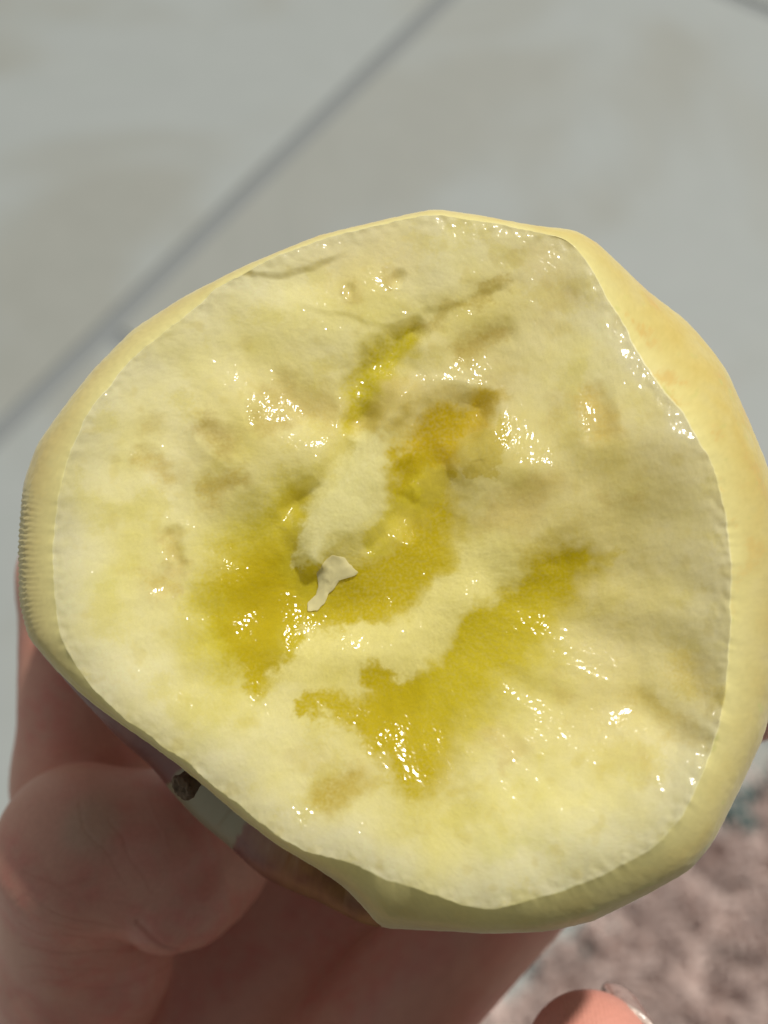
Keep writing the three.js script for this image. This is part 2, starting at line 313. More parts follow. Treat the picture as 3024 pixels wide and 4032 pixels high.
// ---- colours of the flesh (linear)
const CREAM = [0.765, 0.695, 0.255], PALE = [0.82, 0.77, 0.43], AMBER = [0.425, 0.325, 0.008], YELLOW = [0.55, 0.47, 0.028], TAN = [0.45, 0.33, 0.10], GREEN = [0.55, 0.53, 0.13];
const STAINS = [                                          // [polyline, colour, strength, softness]
  [[[720, 1180, 300], [900, 1300, 320]], [0.60, 0.53, 0.10], 0.5, 0.9],
  [[[1380, 1020, 150], [1380, 1250, 170], [1330, 1500, 150]], [0.53, 0.43, 0.15], 0.55, 0.9],
  [[[1050, 760, 150], [1150, 620, 90]], [0.55, 0.42, 0.15], 0.3, 0.9], [[[600, 880, 130], [480, 960, 110]], [0.58, 0.45, 0.16], 0.22, 1], [[[1150, 1090, 150]], [0.55, 0.44, 0.15], 0.45, 1],
  [[[1060, 862, 30], [1010, 900, 44], [935, 950, 76], [890, 1030, 56]], [0.48, 0.335, 0.010], 0.95, 0.6],
  [[[885, 1040, 54], [935, 1120, 68], [905, 1200, 84], [840, 1260, 80], [740, 1318, 64], [600, 1300, 104]], AMBER, 0.95, 0.6],
  [[[640, 1090, 60], [570, 1190, 100], [545, 1320, 125], [510, 1390, 96]], YELLOW, 0.8, 0.75], [[[650, 1180, 90], [620, 1280, 90]], AMBER, 0.6, 0.8],
  [[[545, 1290, 105], [545, 1400, 64], [562, 1450, 42]], AMBER, 0.95, 0.5],
  [[[440, 1360, 60], [430, 1280, 40]], YELLOW, 0.35, 1],
  [[[900, 1650, 72], [890, 1555, 108], [955, 1470, 108], [1025, 1400, 100], [1110, 1325, 90], [1200, 1248, 72], [1240, 1208, 40]], AMBER, 0.95, 0.6],
  [[[665, 1512, 18], [740, 1535, 34], [830, 1560, 62]], AMBER, 0.92, 0.55],
  [[[785, 1440, 22], [835, 1478, 40], [880, 1500, 40]], AMBER, 0.92, 0.5],
  [[[1235, 1215, 26], [1300, 1205, 20], [1330, 1195, 12]], AMBER, 0.75, 0.8],
  [[[940, 1660, 80]], AMBER, 0.4, 0.9], [[[1100, 1400, 120], [1000, 1500, 110]], YELLOW, 0.4, 0.8],
  [[[705, 1725, 34], [765, 1690, 32]], [0.40, 0.275, 0.022], 0.95, 0.6],
  [[[640, 1640, 20], [690, 1650, 26]], TAN, 0.35, 0.9],
  [[[890, 728, 26], [840, 778, 46], [798, 845, 54], [782, 900, 30]], [0.47, 0.39, 0.014], 0.9, 0.7],
  [[[785, 915, 26], [742, 985, 17], [690, 1055, 17], [620, 1095, 24]], [0.42, 0.34, 0.03], 0.75, 0.9],
  [[[800, 1180, 16], [850, 1120, 26], [910, 1060, 36]], YELLOW, 0.8, 0.7],
  [[[640, 1210, 28], [670, 1270, 30]], YELLOW, 0.7, 0.7],
  [[[1175, 1050, 34], [1110, 1105, 38], [1060, 1130, 30]], TAN, 0.5, 0.9],
  [[[1285, 870, 32], [1305, 930, 30]], [0.52, 0.34, 0.06], 0.75, 0.8],
  [[[1000, 756, 20], [1050, 736, 26], [1090, 722, 16]], [0.36, 0.25, 0.05], 0.85, 0.7],
  [[[915, 702, 18], [960, 672, 24], [1010, 658, 10], [1095, 618, 12]], [0.36, 0.26, 0.05], 0.75, 0.7],
  [[[852, 600, 16], [845, 610, 8]], [0.36, 0.25, 0.06], 0.8, 0.8], [[[760, 627, 15]], TAN, 0.8, 0.8],
  [[[440, 925, 18], [490, 950, 28]], [0.34, 0.24, 0.07], 0.8, 0.8], [[[560, 908, 22], [605, 918, 20]], [0.36, 0.26, 0.07], 0.8, 0.8],
  [[[600, 850, 34], [700, 890, 40]], TAN, 0.6, 0.9], [[[320, 922, 24]], TAN, 0.65, 0.8],
  [[[305, 985, 18], [370, 1030, 24]], [0.46, 0.32, 0.07], 0.75, 0.8], [[[455, 1065, 24], [520, 1035, 18]], [0.46, 0.32, 0.06], 0.8, 0.8],
  [[[362, 1165, 22], [385, 1215, 18], [340, 1255, 30], [370, 1295, 16]], [0.48, 0.34, 0.11], 0.65, 0.9],
  [[[240, 1250, 26], [180, 1275, 18]], GREEN, 0.35, 0.9],
  [[[1480, 1450, 40], [1540, 1510, 34]], [0.44, 0.33, 0.07], 0.6, 0.9], [[[1385, 1510, 26], [1460, 1550, 30], [1530, 1610, 18]], [0.44, 0.32, 0.06], 0.65, 0.9],
  [[[1210, 1500, 20]], TAN, 0.5, 0.9], [[[1060, 1590, 26], [1120, 1615, 30], [1090, 1650, 14]], [0.5, 0.36, 0.12], 0.6, 0.9],
  [[[1380, 1078, 18]], TAN, 0.6, 0.9], [[[1315, 1080, 14]], TAN, 0.5, 0.9], [[[1240, 1500, 12]], TAN, 0.5, 0.9],
  [[[1380, 1640, 24], [1405, 1690, 18]], TAN, 0.4, 1],
  [[[1060, 1835, 26], [1130, 1825, 22]], GREEN, 0.5, 0.9], [[[1170, 1810, 26]], GREEN, 0.35, 0.9], [[[460, 1580, 20], [430, 1600, 16]], GREEN, 0.3, 0.9],
  [[[1240, 640, 26], [1190, 700, 20]], TAN, 0.3, 1], [[[1180, 560, 30], [1210, 640, 40]], TAN, 0.25, 1],
  [[[740, 590, 60], [860, 560, 60]], [0.66, 0.53, 0.2], 0.4, 1],
  [[[1060, 905, 40], [1080, 820, 30]], TAN, 0.35, 1], [[[1210, 860, 20], [1190, 920, 16]], TAN, 0.4, 0.9],
];
const CLEAN = [
  [[[850, 842, 30], [820, 915, 34], [812, 960, 40]], [0.54, 0.44, 0.13], 0.9, 0.5],
  [[[862, 840, 24], [930, 842, 24], [1010, 856, 16]], [0.53, 0.43, 0.15], 0.85, 0.6],
  [[[800, 985, 48], [785, 1030, 62], [735, 1075, 58], [690, 1130, 46], [672, 1195, 26]], [0.77, 0.725, 0.33], 0.92, 0.4],
  [[[1066, 945, 34], [1032, 985, 38], [1040, 1010, 30]], [0.50, 0.405, 0.08], 0.92, 0.18],
  [[[930, 1050, 36], [962, 1040, 28]], [0.46, 0.375, 0.04], 0.9, 0.2],
  [[[790, 1165, 16], [850, 1140, 22], [920, 1112, 20]], [0.48, 0.39, 0.06], 0.7, 0.6],
  [[[1060, 1225, 60], [1000, 1275, 40], [955, 1315, 46], [905, 1385, 60], [858, 1436, 30]], CREAM, 0.95, 0.4],
  [[[640, 1440, 40], [690, 1402, 46], [800, 1392, 40], [870, 1402, 42]], CREAM, 0.95, 0.35],
  [[[1440, 1500, 12], [1555, 1605, 16]], PALE, 0.4, 0.8],
  [[[1355, 730, 26], [1420, 830, 26], [1500, 930, 20]], [0.68, 0.66, 0.46], 0.6, 0.9],
  [[[135, 1090, 26], [150, 1180, 26]], [0.68, 0.65, 0.45], 0.35, 1],
];
function fleshColor(u, v, r) {
  const n1 = N3(u * 0.016, v * 0.016, 80), n2 = N3(u * 0.05, v * 0.05, 84), n3 = N3(u * 0.14, v * 0.14, 88), n4 = N3(u * 0.3, v * 0.3, 92);
  const du = 28 * n1 + 15 * n2 + 8 * n3 + 3 * n4, dv = 28 * N3(u * 0.016, v * 0.016, 96) + 15 * N3(u * 0.05, v * 0.05, 99) + 8 * N3(u * 0.14, v * 0.14, 104) + 3 * N3(u * 0.3, v * 0.3, 107);
  const big = fbm(u * 0.0055, v * 0.0055, 110, 3), c = [0, 1, 2].map((k) => lerp(CREAM[k], PALE[k], clamp(0.4 + big * 0.9 + 0.5 * sst(r, 0.7, 1), 0, 1)));
  const put = ([p, col, a, s]) => { const small = p.every((q) => q[2] < 35), w = a * (small ? 0.8 : 1) * stroke(p, u + du, v + dv, small ? 1 : s) * (1 + 0.25 * n3); if (w > 0.002) for (let k = 0; k < 3; k++) c[k] = lerp(c[k], col[k], Math.min(1, w)); };
  const blot = sst(fbm(u * 0.009, v * 0.009, 150, 3) + 0.25 * n3, 0.12, 0.6) * 0.5, blot2 = sst(fbm(u * 0.021, v * 0.021, 160, 2) + 0.2 * n4, 0.3, 0.65) * 0.35;
  for (let k = 0; k < 3; k++) c[k] = lerp(lerp(c[k], [0.61, 0.54, 0.13][k], blot), [0.57, 0.465, 0.12][k], blot2);
  STAINS.forEach(put);
  CLEAN.forEach(put);
  const ang = Math.atan2(v - AC[1], u - AC[0]), streak = N3(Math.cos(ang) * 16, Math.sin(ang) * 16, Math.hypot(u - AC[0], v - AC[1]) * 0.008);
  const grain = 1 + 0.08 * n4 + 0.05 * n3 + 0.05 * streak;
  return [c[0] * grain, c[1] * grain, c[2] * (grain + 0.07 * n2)];
}
// The face's own map: metres along the bowl of the bite outwards from its centre, and the direction there.
const ARC_T = 256, ARC_R = 64, MAP_MM = 92, arcs = new Float32Array(ARC_T * (ARC_R + 1));
for (let i = 0; i < ARC_T; i++) {
  const th = (i / ARC_T) * 2 * Math.PI, re = rEdge[Math.floor(i / ARC_T * NT)];
  let last = null, sum = 0;
  for (let j = 0; j <= ARC_R; j++) {
    const r = 1.1 * j / ARC_R, u = AC[0] + Math.cos(th) * re * r, v = AC[1] + Math.sin(th) * re * r, p = mm(u, v, bowl(u, v, r));
    if (last) sum += Math.hypot(p[0] - last[0], p[1] - last[1], p[2] - last[2]);
    arcs[i * (ARC_R + 1) + j] = sum; last = p;
  }
}
const arcRow = (th) => { const f = ((th / (2 * Math.PI)) % 1 + 1) % 1 * ARC_T, a = Math.floor(f) % ARC_T; return [a * (ARC_R + 1), ((a + 1) % ARC_T) * (ARC_R + 1), f - Math.floor(f)]; };
const arcAt = (row, j) => lerp(arcs[row[0] + j], arcs[row[1] + j], row[2]);
function arcOf(th, r) { const row = arcRow(th), f = Math.min(r / 1.1 * ARC_R, ARC_R - 1e-6), j = Math.floor(f); return lerp(arcAt(row, j), arcAt(row, j + 1), f - j); }
function radiusOf(th, mmOut) {                            // the inverse, 1.1 and more past the edge
  const row = arcRow(th); let a = 0, b = ARC_R;
  if (mmOut >= arcAt(row, b)) return 1.2;
  while (b - a > 1) { const m = (a + b) >> 1; if (arcAt(row, m) > mmOut) b = m; else a = m; }
  const s0 = arcAt(row, a), s1 = arcAt(row, b);
  return 1.1 * (a + (mmOut - s0) / Math.max(1e-9, s1 - s0)) / ARC_R;
}
// Apple flesh lets light through: a share THROUGH of it passes the surface, scatters on the pale flesh inside and comes back.
// baseFor() gives the colour of the surface sheet for which the whole has the colour wanted in even light.
const THROUGH = 0.6, SIDE_THROUGH = 0.22;
const baseFor = (want, T) => { let a = 0, b = 0.97; for (let k = 0; k < 12; k++) { const m = (a + b) / 2, got = (1 - T) * m + T * T * m * m * 0.86 / (1 - 0.86 * (1 - T) * m); if (got < want) a = m; else b = m; } return (a + b) / 2; };
const BASE = Float32Array.from({ length: 1001 }, (_, k) => baseFor(k / 1000, THROUGH)), SIDE_BASE = BASE.map((_, k) => baseFor(k / 1000, SIDE_THROUGH)), sheet = (c, table = BASE) => table[Math.round(clamp(c, 0, 1) * 1000)];
const apple = held('apple');
tag(apple, 'peeled and bitten apple with glassy amber flesh round its core, held over the floor', 'apple');
{
  const NR = 300, SIDE_ROWS = 96;
  const S = new Array(NT);
  // control profile of the side for each direction, (radius mm, z mm)
  const rows = NR + 1 + SIDE_ROWS, pos = new Float32Array(NT * rows * 3), uvs = new Float32Array(NT * rows * 2), col = new Float32Array(NT * rows * 3), peel = new Uint8Array(NT * rows), hollow = new Float32Array(NT * rows);
  const ac = mm(AC[0], AC[1], 0);
  const rSoft = rEdge.map((_, i) => { let a = 0, w = 0; for (let k = -24; k <= 24; k++) { const g = Math.exp(-k * k / 160); a += g * rEdge[(i + k + NT) % NT]; w += g; } return a / w; });
  const zRaw = new Float32Array(NT), zRim = new Float32Array(NT);
  for (let i = 0; i < NT; i++) { const th = (i / NT) * 2 * Math.PI; zRaw[i] = relief(AC[0] + Math.cos(th) * rEdge[i], AC[1] + Math.sin(th) * rEdge[i], 1, false); }
  for (let i = 0; i < NT; i++) { let a = 0, w = 0; for (let k = -45; k <= 45; k++) { const g = Math.exp(-k * k / 600); a += g * zRaw[(i + k + NT) % NT]; w += g; } zRim[i] = a / w; }
  for (let i = 0; i < NT; i++) {
    const th = (i / NT) * 2 * Math.PI, dx = Math.cos(th), dy = Math.sin(th);
    const put = (row, u, v, z, t) => { const p = mm(u, v, z), k = (row * NT + i), out = arcOf(th, t) / MAP_MM; pos[k * 3] = p[0]; pos[k * 3 + 1] = p[1]; pos[k * 3 + 2] = p[2]; uvs[k * 2] = 0.5 + dx * out; uvs[k * 2 + 1] = 0.5 + dy * out; };
    let zE = 0;
    for (let j = 0; j <= NR; j++) {
      const t = Math.max(1e-4, j / NR), r = rEdge[i] * t, u = AC[0] + dx * r, v = AC[1] + dy * r;
      zE = relief(u, v, t, false);
      put(j, u, v, zE, t);
      if (j === NR) fleshColor(u, v, 1).forEach((c, m) => { col[(j * NT + i) * 3 + m] = c; });
    }
    // the lower left is the stem end: a thin lip, a hollow behind it, then the skin-covered shoulder
    const gap = rLip[i] - rEdge[i], sho = rSho[i] - rLip[i];
    const low = sst(sho, 1.5, 14);
    const steep = clamp(gap / 95, 0.12, 1.1);
    const zL = zRim[i] - lerp(1.6, 9.0, Math.min(1, steep * lerp(1, 1.9, sst(dy, 0.3, 0.9)))) - 0.6;
    const zS = lerp(zL - 9, -21, low);
    const toMm = (r, z) => r * K * (DIST - z) / DIST;
    const c0 = [toMm(rSoft[i], zRim[i]), zRim[i]], slip = [toMm(rEdge[i], zE) - c0[0], zE - c0[1]], c1 = [toMm(rLip[i], zL), zL];
    const under = [c1[0] - lerp(-0.15, 2.6, low), lerp(zL - 4.5, zL - 6.5, low)], cs = [toMm(rSho[i], zS) + lerp(-0.6, 0, low), zS];
    const back1 = [cs[0] * 0.9, Math.min(zS - 13, -34)], back2 = [cs[0] * 0.62, -45], back3 = [cs[0] * 0.28, -49], back4 = [0.01, -48.5];
    const mid = [lerp(c0[0], c1[0], 0.62) , lerp(zRim[i] - 0.2, c1[1], 0.36)];
    const ctl = [c0, mid, c1, under, cs, back1, back2, back3, back4];
    const cuts = [0, 14, 34, 48, 62, 74, 82, 90, 96];
    for (let s = 1; s <= SIDE_ROWS; s++) {
      let q = 0; while (s > cuts[q + 1]) q++;
      const t = (s - cuts[q]) / (cuts[q + 1] - cuts[q]);
      const P = [ctl[Math.max(0, q - 1)], ctl[q], ctl[q + 1], ctl[Math.min(8, q + 2)]];
      const cr = (k) => 0.5 * (2 * P[1][k] + (P[2][k] - P[0][k]) * t + (2 * P[0][k] - 5 * P[1][k] + 4 * P[2][k] - P[3][k]) * t * t + (-P[0][k] + 3 * P[1][k] - 3 * P[2][k] + P[3][k]) * t * t * t);
      const keep = Math.max(0, 1 - s / 9) ** 2, rad0 = Math.max(0.005, cr(0) + slip[0] * keep), z = cr(1) + slip[1] * keep;
      let rad = rad0;
      // knife chatter on the left, a fine grain everywhere, a ragged lip
      const X = dx * rad, Y = -dy * rad, onBack = sst(s, 60, 80);
      const left = stroke([[Math.PI + 0.02, 0, 0.17]], th, 0, 0.35) * (1 - onBack);
      const yDraw = dy * rLip[i];
      const wave = Math.sin((yDraw * K + 0.25 * N3(X * 0.4, Y * 0.4, z)) * 2 * Math.PI / 0.62);
      rad += sst(s, 2, 10) * (0.10 * left * wave * sst(s, 4, 20) + 0.03 * N3(X * 3.1, Y * 3.1, z * 3.1) + 0.05 * N3(X * 1.1, Y * 1.1, z * 1.1)) * (1 - onBack * 0.7);
      const k = (NR + s) * NT + i;
      pos[k * 3] = ac[0] + dx * rad; pos[k * 3 + 1] = ac[1] - dy * rad; pos[k * 3 + 2] = z;
      // the face centre is only on the axis at z = 0: carry the shift along the line of sight of the outline out to the back
      const sh = (DIST - Math.max(z, -24)) / DIST;
      pos[k * 3] = ac[0] * sh + dx * rad; pos[k * 3 + 1] = ac[1] * sh - dy * rad;
      // colour of the peeled side
      const n = fbm(X * 0.22, Y * 0.22, z * 0.22, 3), g = N3(X * 2.4, Y * 2.4, z * 2.4), band = N3(X * 0.9 + 3, Y * 0.9, z * 3.0);
      const right = sst(dx, 0.1, 0.75), topRight = right * sst(-dy, -0.35, 0.35);
      let c = [0.56, 0.47, 0.19];
      const mix = (d, w) => { c = c.map((a, m) => lerp(a, d[m], clamp(w, 0, 1))); };
      mix([0.545, 0.42, 0.105], topRight * (0.75 + n * 0.8));
      mix([0.54, 0.45, 0.15], right * (1 - topRight) * (0.6 + n));
      mix([0.52, 0.40, 0.14], sst(n + 0.3 * g, -0.1, 0.5) * 0.5);
      mix([0.70, 0.64, 0.27], (1 - sst(s, 0, 14)) * 0.7);
      mix([0.55, 0.37, 0.10], topRight * sst(n + 0.4 * g, 0.3, 0.75) * 0.7);
      mix([0.45, 0.46, 0.14], sst(fbm(X * 0.5 + 9, Y * 0.5, z * 0.5, 2), 0.5, 0.8) * 0.5 * right);
      const gr = 1 + 0.06 * g + 0.04 * band;
      for (let m = 0; m < 3; m++) col[k * 3 + m] = c[m] * gr;
      const pick = low + 0.25 * N3(X * 0.6, Y * 0.6, 7);
      if ((s > 36 && pick > 0.35) || s > 70 + 4 * N3(dx * 4, dy * 4, 2)) peel[k] = 1;
      hollow[k] = s > 40 ? sst(stroke([[395, 1735, 50], [470, 1800, 46]], AC[0] + dx * rSho[i], AC[1] + dy * rSho[i], 0.5) + 0.35 * N3(X * 0.8, Y * 0.8, z * 0.8), 0.3, 0.65) * (1 - sst(s, 66, 74)) : 0;
    }
  }
  const idxFace = [], idxSide = [], idxPeel = [];
  for (let r = 0; r < rows - 1; r++) for (let i = 0; i < NT; i++) {
    const a = r * NT + i, b = r * NT + (i + 1) % NT, c = a + NT, d = b + NT;
    const list = r < NR ? idxFace : peel[a] === 1 && peel[d] === 1 ? idxPeel : idxSide;
    if (r > 0) list.push(a, b, c);
    list.push(b, d, c);
  }
  const whole = geo(pos, new Uint32Array(0), {});
  whole.setIndex(new THREE.BufferAttribute(Uint32Array.from(function* () { yield* idxFace; yield* idxSide; yield* idxPeel; }()), 1));
  whole.computeVertexNormals();
  const nor = whole.attributes.normal.array;
  // the orientation must face outwards
  const flip = nor[2] < 0;
  if (flip) for (const l of [idxFace, idxSide, idxPeel]) for (let k = 0; k < l.length; k += 3) [l[k], l[k + 1]] = [l[k + 1], l[k]];
  if (flip) for (let k = 0; k < nor.length; k++) nor[k] = -nor[k];
  // colours of the remaining skin
  const skinCol = col.slice();
  for (let k = (NR + 1) * NT; k < NT * rows; k++) {
    const X = pos[k * 3], Y = pos[k * 3 + 1], Z = pos[k * 3 + 2], n = fbm(X * 0.25, Y * 0.25, Z * 0.25, 3), g = N3(X * 1.7, Y * 1.7, Z * 1.7);
    const t = clamp(0.55 + n * 0.8 + 0.2 * g, 0, 1), left = sst(-X, 8, 20);
    const warm = [lerp(0.30, 0.17, t), lerp(0.15, 0.060, t), lerp(0.035, 0.018, t)], red = [lerp(0.24, 0.15, t), lerp(0.075, 0.032, t), lerp(0.05, 0.028, t)];
    for (let m = 0; m < 3; m++) skinCol[k * 3 + m] = lerp(lerp(warm[m], red[m], left), [0.27, 0.235, 0.13][m], hollow[k]);
  }
  const take = (index, colors, withUv) => {
    const used = new Map(), list = [], out = new Uint32Array(index.length);
    index.forEach((v, n) => { if (!used.has(v)) { used.set(v, list.length); list.push(v); } out[n] = used.get(v); });
    const P = new Float32Array(list.length * 3), Nn = new Float32Array(list.length * 3), C = new Float32Array(list.length * 3), Q = new Float32Array(list.length * 2);
    list.forEach((v, n) => { for (let m = 0; m < 3; m++) { P[n * 3 + m] = pos[v * 3 + m] / 1000; Nn[n * 3 + m] = nor[v * 3 + m]; C[n * 3 + m] = colors === col ? sheet(colors[v * 3 + m], SIDE_BASE) : colors[v * 3 + m]; } Q[n * 2] = uvs[v * 2]; Q[n * 2 + 1] = uvs[v * 2 + 1]; });
    const extra = { normal: [Nn, 3] };
    if (withUv) extra.uv = [Q, 2]; else extra.color = [C, 3];
    return geo(P, out, extra);
  };
  // map and relief of the bitten face
  const TS = 1280, cd = new Uint8Array(TS * TS * 4);
  const enc = (x) => { x = clamp(x, 0, 1); return 255 * (x < 0.0031308 ? 12.92 * x : 1.055 * Math.pow(x, 1 / 2.4) - 0.055); };
  for (let y = 0; y < TS; y++) for (let x = 0; x < TS; x++) {
    const a = (x + 0.5) / TS - 0.5, b0 = (y + 0.5) / TS - 0.5, i = (y * TS + x) * 4, th = Math.atan2(b0, a), r = radiusOf(th, Math.hypot(a, b0) * MAP_MM);
    if (r > 1.06) continue;
    const f = (th / (2 * Math.PI) + 1) % 1 * NT, k0 = Math.floor(f) % NT, re = lerp(rEdge[k0], rEdge[(k0 + 1) % NT], f - Math.floor(f)), u = AC[0] + Math.cos(th) * re * r, v = AC[1] + Math.sin(th) * re * r;
    const c = fleshColor(u, v, Math.min(r, 1));
    cd[i] = enc(sheet(c[0])); cd[i + 1] = enc(sheet(c[1])); cd[i + 2] = enc(sheet(c[2])); cd[i + 3] = 255;
  }
  const tex = (d, srgb) => { const t = new THREE.DataTexture(d, TS, TS); t.magFilter = THREE.LinearFilter; if (srgb) t.colorSpace = THREE.SRGBColorSpace; t.needsUpdate = true; return t; };
  const faceMat = new THREE.MeshPhysicalMaterial({ map: tex(cd, true), roughness: 1, transmission: THROUGH, thickness: 0, ior: 1.4, specularIntensity: 0 });
  const sideMat = new THREE.MeshPhysicalMaterial({ vertexColors: true, roughness: 1, transmission: SIDE_THROUGH, thickness: 0, ior: 1.4, clearcoat: 0.45, clearcoatRoughness: 0.3 });
  const peelMat = new THREE.MeshPhysicalMaterial({ vertexColors: true, roughness: 0.35, ior: 1.45 });
  part('bitten_flesh', take(idxFace, col, true), faceMat, apple);
  part('peeled_side', take(idxSide, col, false), sideMat, apple);
  part('skin', take(idxPeel, skinCol, false), peelMat, apple);

  // the pale flesh inside, 2.2 mm under the surface
  {
    const ST = 10, rowsIn = []; for (let r = 0; r < rows; r += r < NR ? 12 : 3) rowsIn.push(r);
    if (rowsIn[rowsIn.length - 1] !== rows - 1) rowsIn.push(rows - 1);
    const n = NT / ST, P = [], I = [];
    for (const r of rowsIn) for (let i = 0; i < n; i++) {
      const k = (r * NT + i * ST) * 3, t = r <= NR ? r / NR : 1, th = i * ST / NT * 2 * Math.PI;
      let p;
      if (r < NR) { const q = rSoft[i * ST] * t * 0.955, u = AC[0] + Math.cos(th) * q, v = AC[1] + Math.sin(th) * q; p = mm(u, v, relief(u, v, t * 0.955, false) - 2.4); }
      else { const c = ac, sh = (DIST - Math.max(pos[k + 2], -24)) / DIST, x = pos[k] - c[0] * sh, y = pos[k + 1] - c[1] * sh, l = Math.hypot(x, y), f = Math.max(0, l - 2.4) / (l || 1), s = r - NR; p = [c[0] * sh + x * f, c[1] * sh + y * f, pos[k + 2] - 2.4 * (1 - s / 48)]; }
      P.push(p[0] / 1000, p[1] / 1000, p[2] / 1000);
    }
    for (let r = 0; r < rowsIn.length - 1; r++) for (let i = 0; i < n; i++) { const a = r * n + i, b = r * n + (i + 1) % n; I.push(a, a + n, b, b, a + n, b + n); }
    const g = geo(new Float32Array(P), new Uint32Array(I));
    g.computeVertexNormals();
    part('inner_flesh', g, new THREE.MeshStandardMaterial({ color: new THREE.Color(0.92, 0.90, 0.80), roughness: 1 }), apple);
  }
  // the wet film of juice on the bitten flesh
  {
    const P = new Float32Array(NT * (NR - 1) * 3);
    for (let j = 0; j < NR - 1; j++) for (let i = 0; i < NT; i++) {
      const t = Math.max(1e-4, j / NR), th = i / NT * 2 * Math.PI, u = AC[0] + Math.cos(th) * rEdge[i] * t, v = AC[1] + Math.sin(th) * rEdge[i] * t, p = mm(u, v, relief(u, v, t, true) + 0.13);
      for (let m = 0; m < 3; m++) P[(j * NT + i) * 3 + m] = p[m] / 1000;
    }
    const I = [];
    for (let r = 0; r < NR - 2; r++) for (let i = 0; i < NT; i++) { const a = r * NT + i, b = r * NT + (i + 1) % NT; if (r > 0) I.push(a, a + NT, b); I.push(b, a + NT, b + NT); }
    const g = geo(P, new Uint32Array(I));
    g.computeVertexNormals();
    if (g.attributes.normal.getZ(NT * 40) < 0) { const ix = g.index.array; for (let k = 0; k < ix.length; k += 3) { const t = ix[k]; ix[k] = ix[k + 1]; ix[k + 1] = t; } g.computeVertexNormals(); }
    part('juice_film', g, new THREE.MeshPhysicalMaterial({ color: 0xffffff, transmission: 1, thickness: 0, roughness: 0.16, ior: 1.36 }), apple);
  }

  // thin whitish flaps of core tissue standing off the flesh
  const flapMat = new THREE.MeshPhysicalMaterial({ color: new THREE.Color(0.78, 0.71, 0.36), roughness: 1, ior: 1.4, transmission: 0.25, thickness: 0, clearcoat: 1, clearcoatRoughness: 0.2 });
  function flap(poly, lift, thick) {
    const inside = (u, v) => { let c = false; for (let i = 0, j = poly.length - 1; i < poly.length; j = i++) { const a = poly[i], b = poly[j]; if ((a[1] > v) !== (b[1] > v) && u < (b[0] - a[0]) * (v - a[1]) / (b[1] - a[1]) + a[0]) c = !c; } return c; };
    const cu = poly.reduce((s, p) => s + p[0], 0) / poly.length, cv = poly.reduce((s, p) => s + p[1], 0) / poly.length;
    const pts = new THREE.CatmullRomCurve3(poly.map((p) => new THREE.Vector3(p[0], p[1], p[2] ?? 0)), true, 'catmullrom', 0.35).getPoints(90);
    const R = 14, n = 90, P = [], I = [];
    const z0 = (u, v) => relief(u, v, Math.hypot(u - AC[0], v - AC[1]) / 740, false);
    for (const top of [1, 0]) for (let j = 0; j <= R; j++) for (let i = 0; i < n; i++) {
      const p = pts[i], t = j / R, u = lerp(cu, p.x, t) + 2.5 * N3(p.x * 0.08, p.y * 0.08, 3) * t, v = lerp(cv, p.y, t) + 2.5 * N3(p.x * 0.08, p.y * 0.08, 9) * t;
      const free = p.z * t * t;                            // how far this rim stands off
      const z = z0(u, v) + 0.12 + lift * (1 - t * t) * 0.6 + free * lift + (top ? thick * (1 - 0.75 * t ** 6) : 0) + (top ? 0.05 * N3(u * 0.07, v * 0.07, 140) : 0);
      P.push(...mm(u, v, z).map((x) => x / 1000));
    }
    const L = (R + 1) * n;
    for (let k = 0; k < 2; k++) for (let j = 0; j < R; j++) for (let i = 0; i < n; i++) {
      const a = k * L + j * n + i, b = k * L + j * n + (i + 1) % n, c = a + n, d = b + n;
      if (k === 0) I.push(a, c, b, b, c, d); else I.push(a, b, c, b, d, c);
    }
    for (let i = 0; i < n; i++) { const a = R * n + i, b = R * n + (i + 1) % n, c = L + a, d = L + b; I.push(a, c, b, b, c, d); }
    const g = geo(new Float32Array(P), new Uint32Array(I));
    g.computeVertexNormals();
    return g;
  }
  part('core_flap', flap([[696, 1222, 0.2], [716, 1200, 0.1], [744, 1204, 0.2], [756, 1220, 0.8], [774, 1236, 1], [757, 1246, 0.6], [738, 1250, 0.8], [724, 1268, 0.5], [712, 1282, 0.8], [700, 1304, 0.9], [684, 1319, 1], [664, 1318, 1], [666, 1300, 0.6], [682, 1284, 0.4], [688, 1262, 0.4], [684, 1240, 0.3]], 0.12, 0.10), flapMat, apple);
  // stem stub in the hollow
  const stemPts = [[0, 0], [0.5, 0.25], [1.2, 0.05], [1.55, 0.5], [1.35, 1.4], [1.1, 3], [1.2, 6], [1.6, 8]].map(([r, y]) => new THREE.Vector2(r / 1000, -y / 1000));
  const stemG = new THREE.LatheGeometry(new THREE.CatmullRomCurve3(stemPts.reverse().map((p) => new THREE.Vector3(p.x, p.y, 0))).getPoints(40).map((p) => new THREE.Vector2(Math.max(p.x, 0), p.y)), 64);
  const spn = stemG.attributes.position;
  for (let k = 0; k < spn.count; k++) { const x = spn.getX(k), y = spn.getY(k), z = spn.getZ(k), f = 1 + 0.16 * N3(x * 2600, y * 1500, z * 2600); spn.setXYZ(k, x * f, y + 0.00035 * N3(x * 2200, 5, z * 2200), z * f); }
  stemG.computeVertexNormals();
  const stem = part('stem', stemG, new THREE.MeshStandardMaterial({ color: new THREE.Color(0.15, 0.10, 0.055), roughness: 0.85 }), apple);
  stem.position.fromArray(mm(388, 1708, -9.5)).multiplyScalar(0.001);
  stem.quaternion.setFromUnitVectors(new THREE.Vector3(0, 1, 0), new THREE.Vector3(-0.55, -0.45, 0.65).normalize());
}

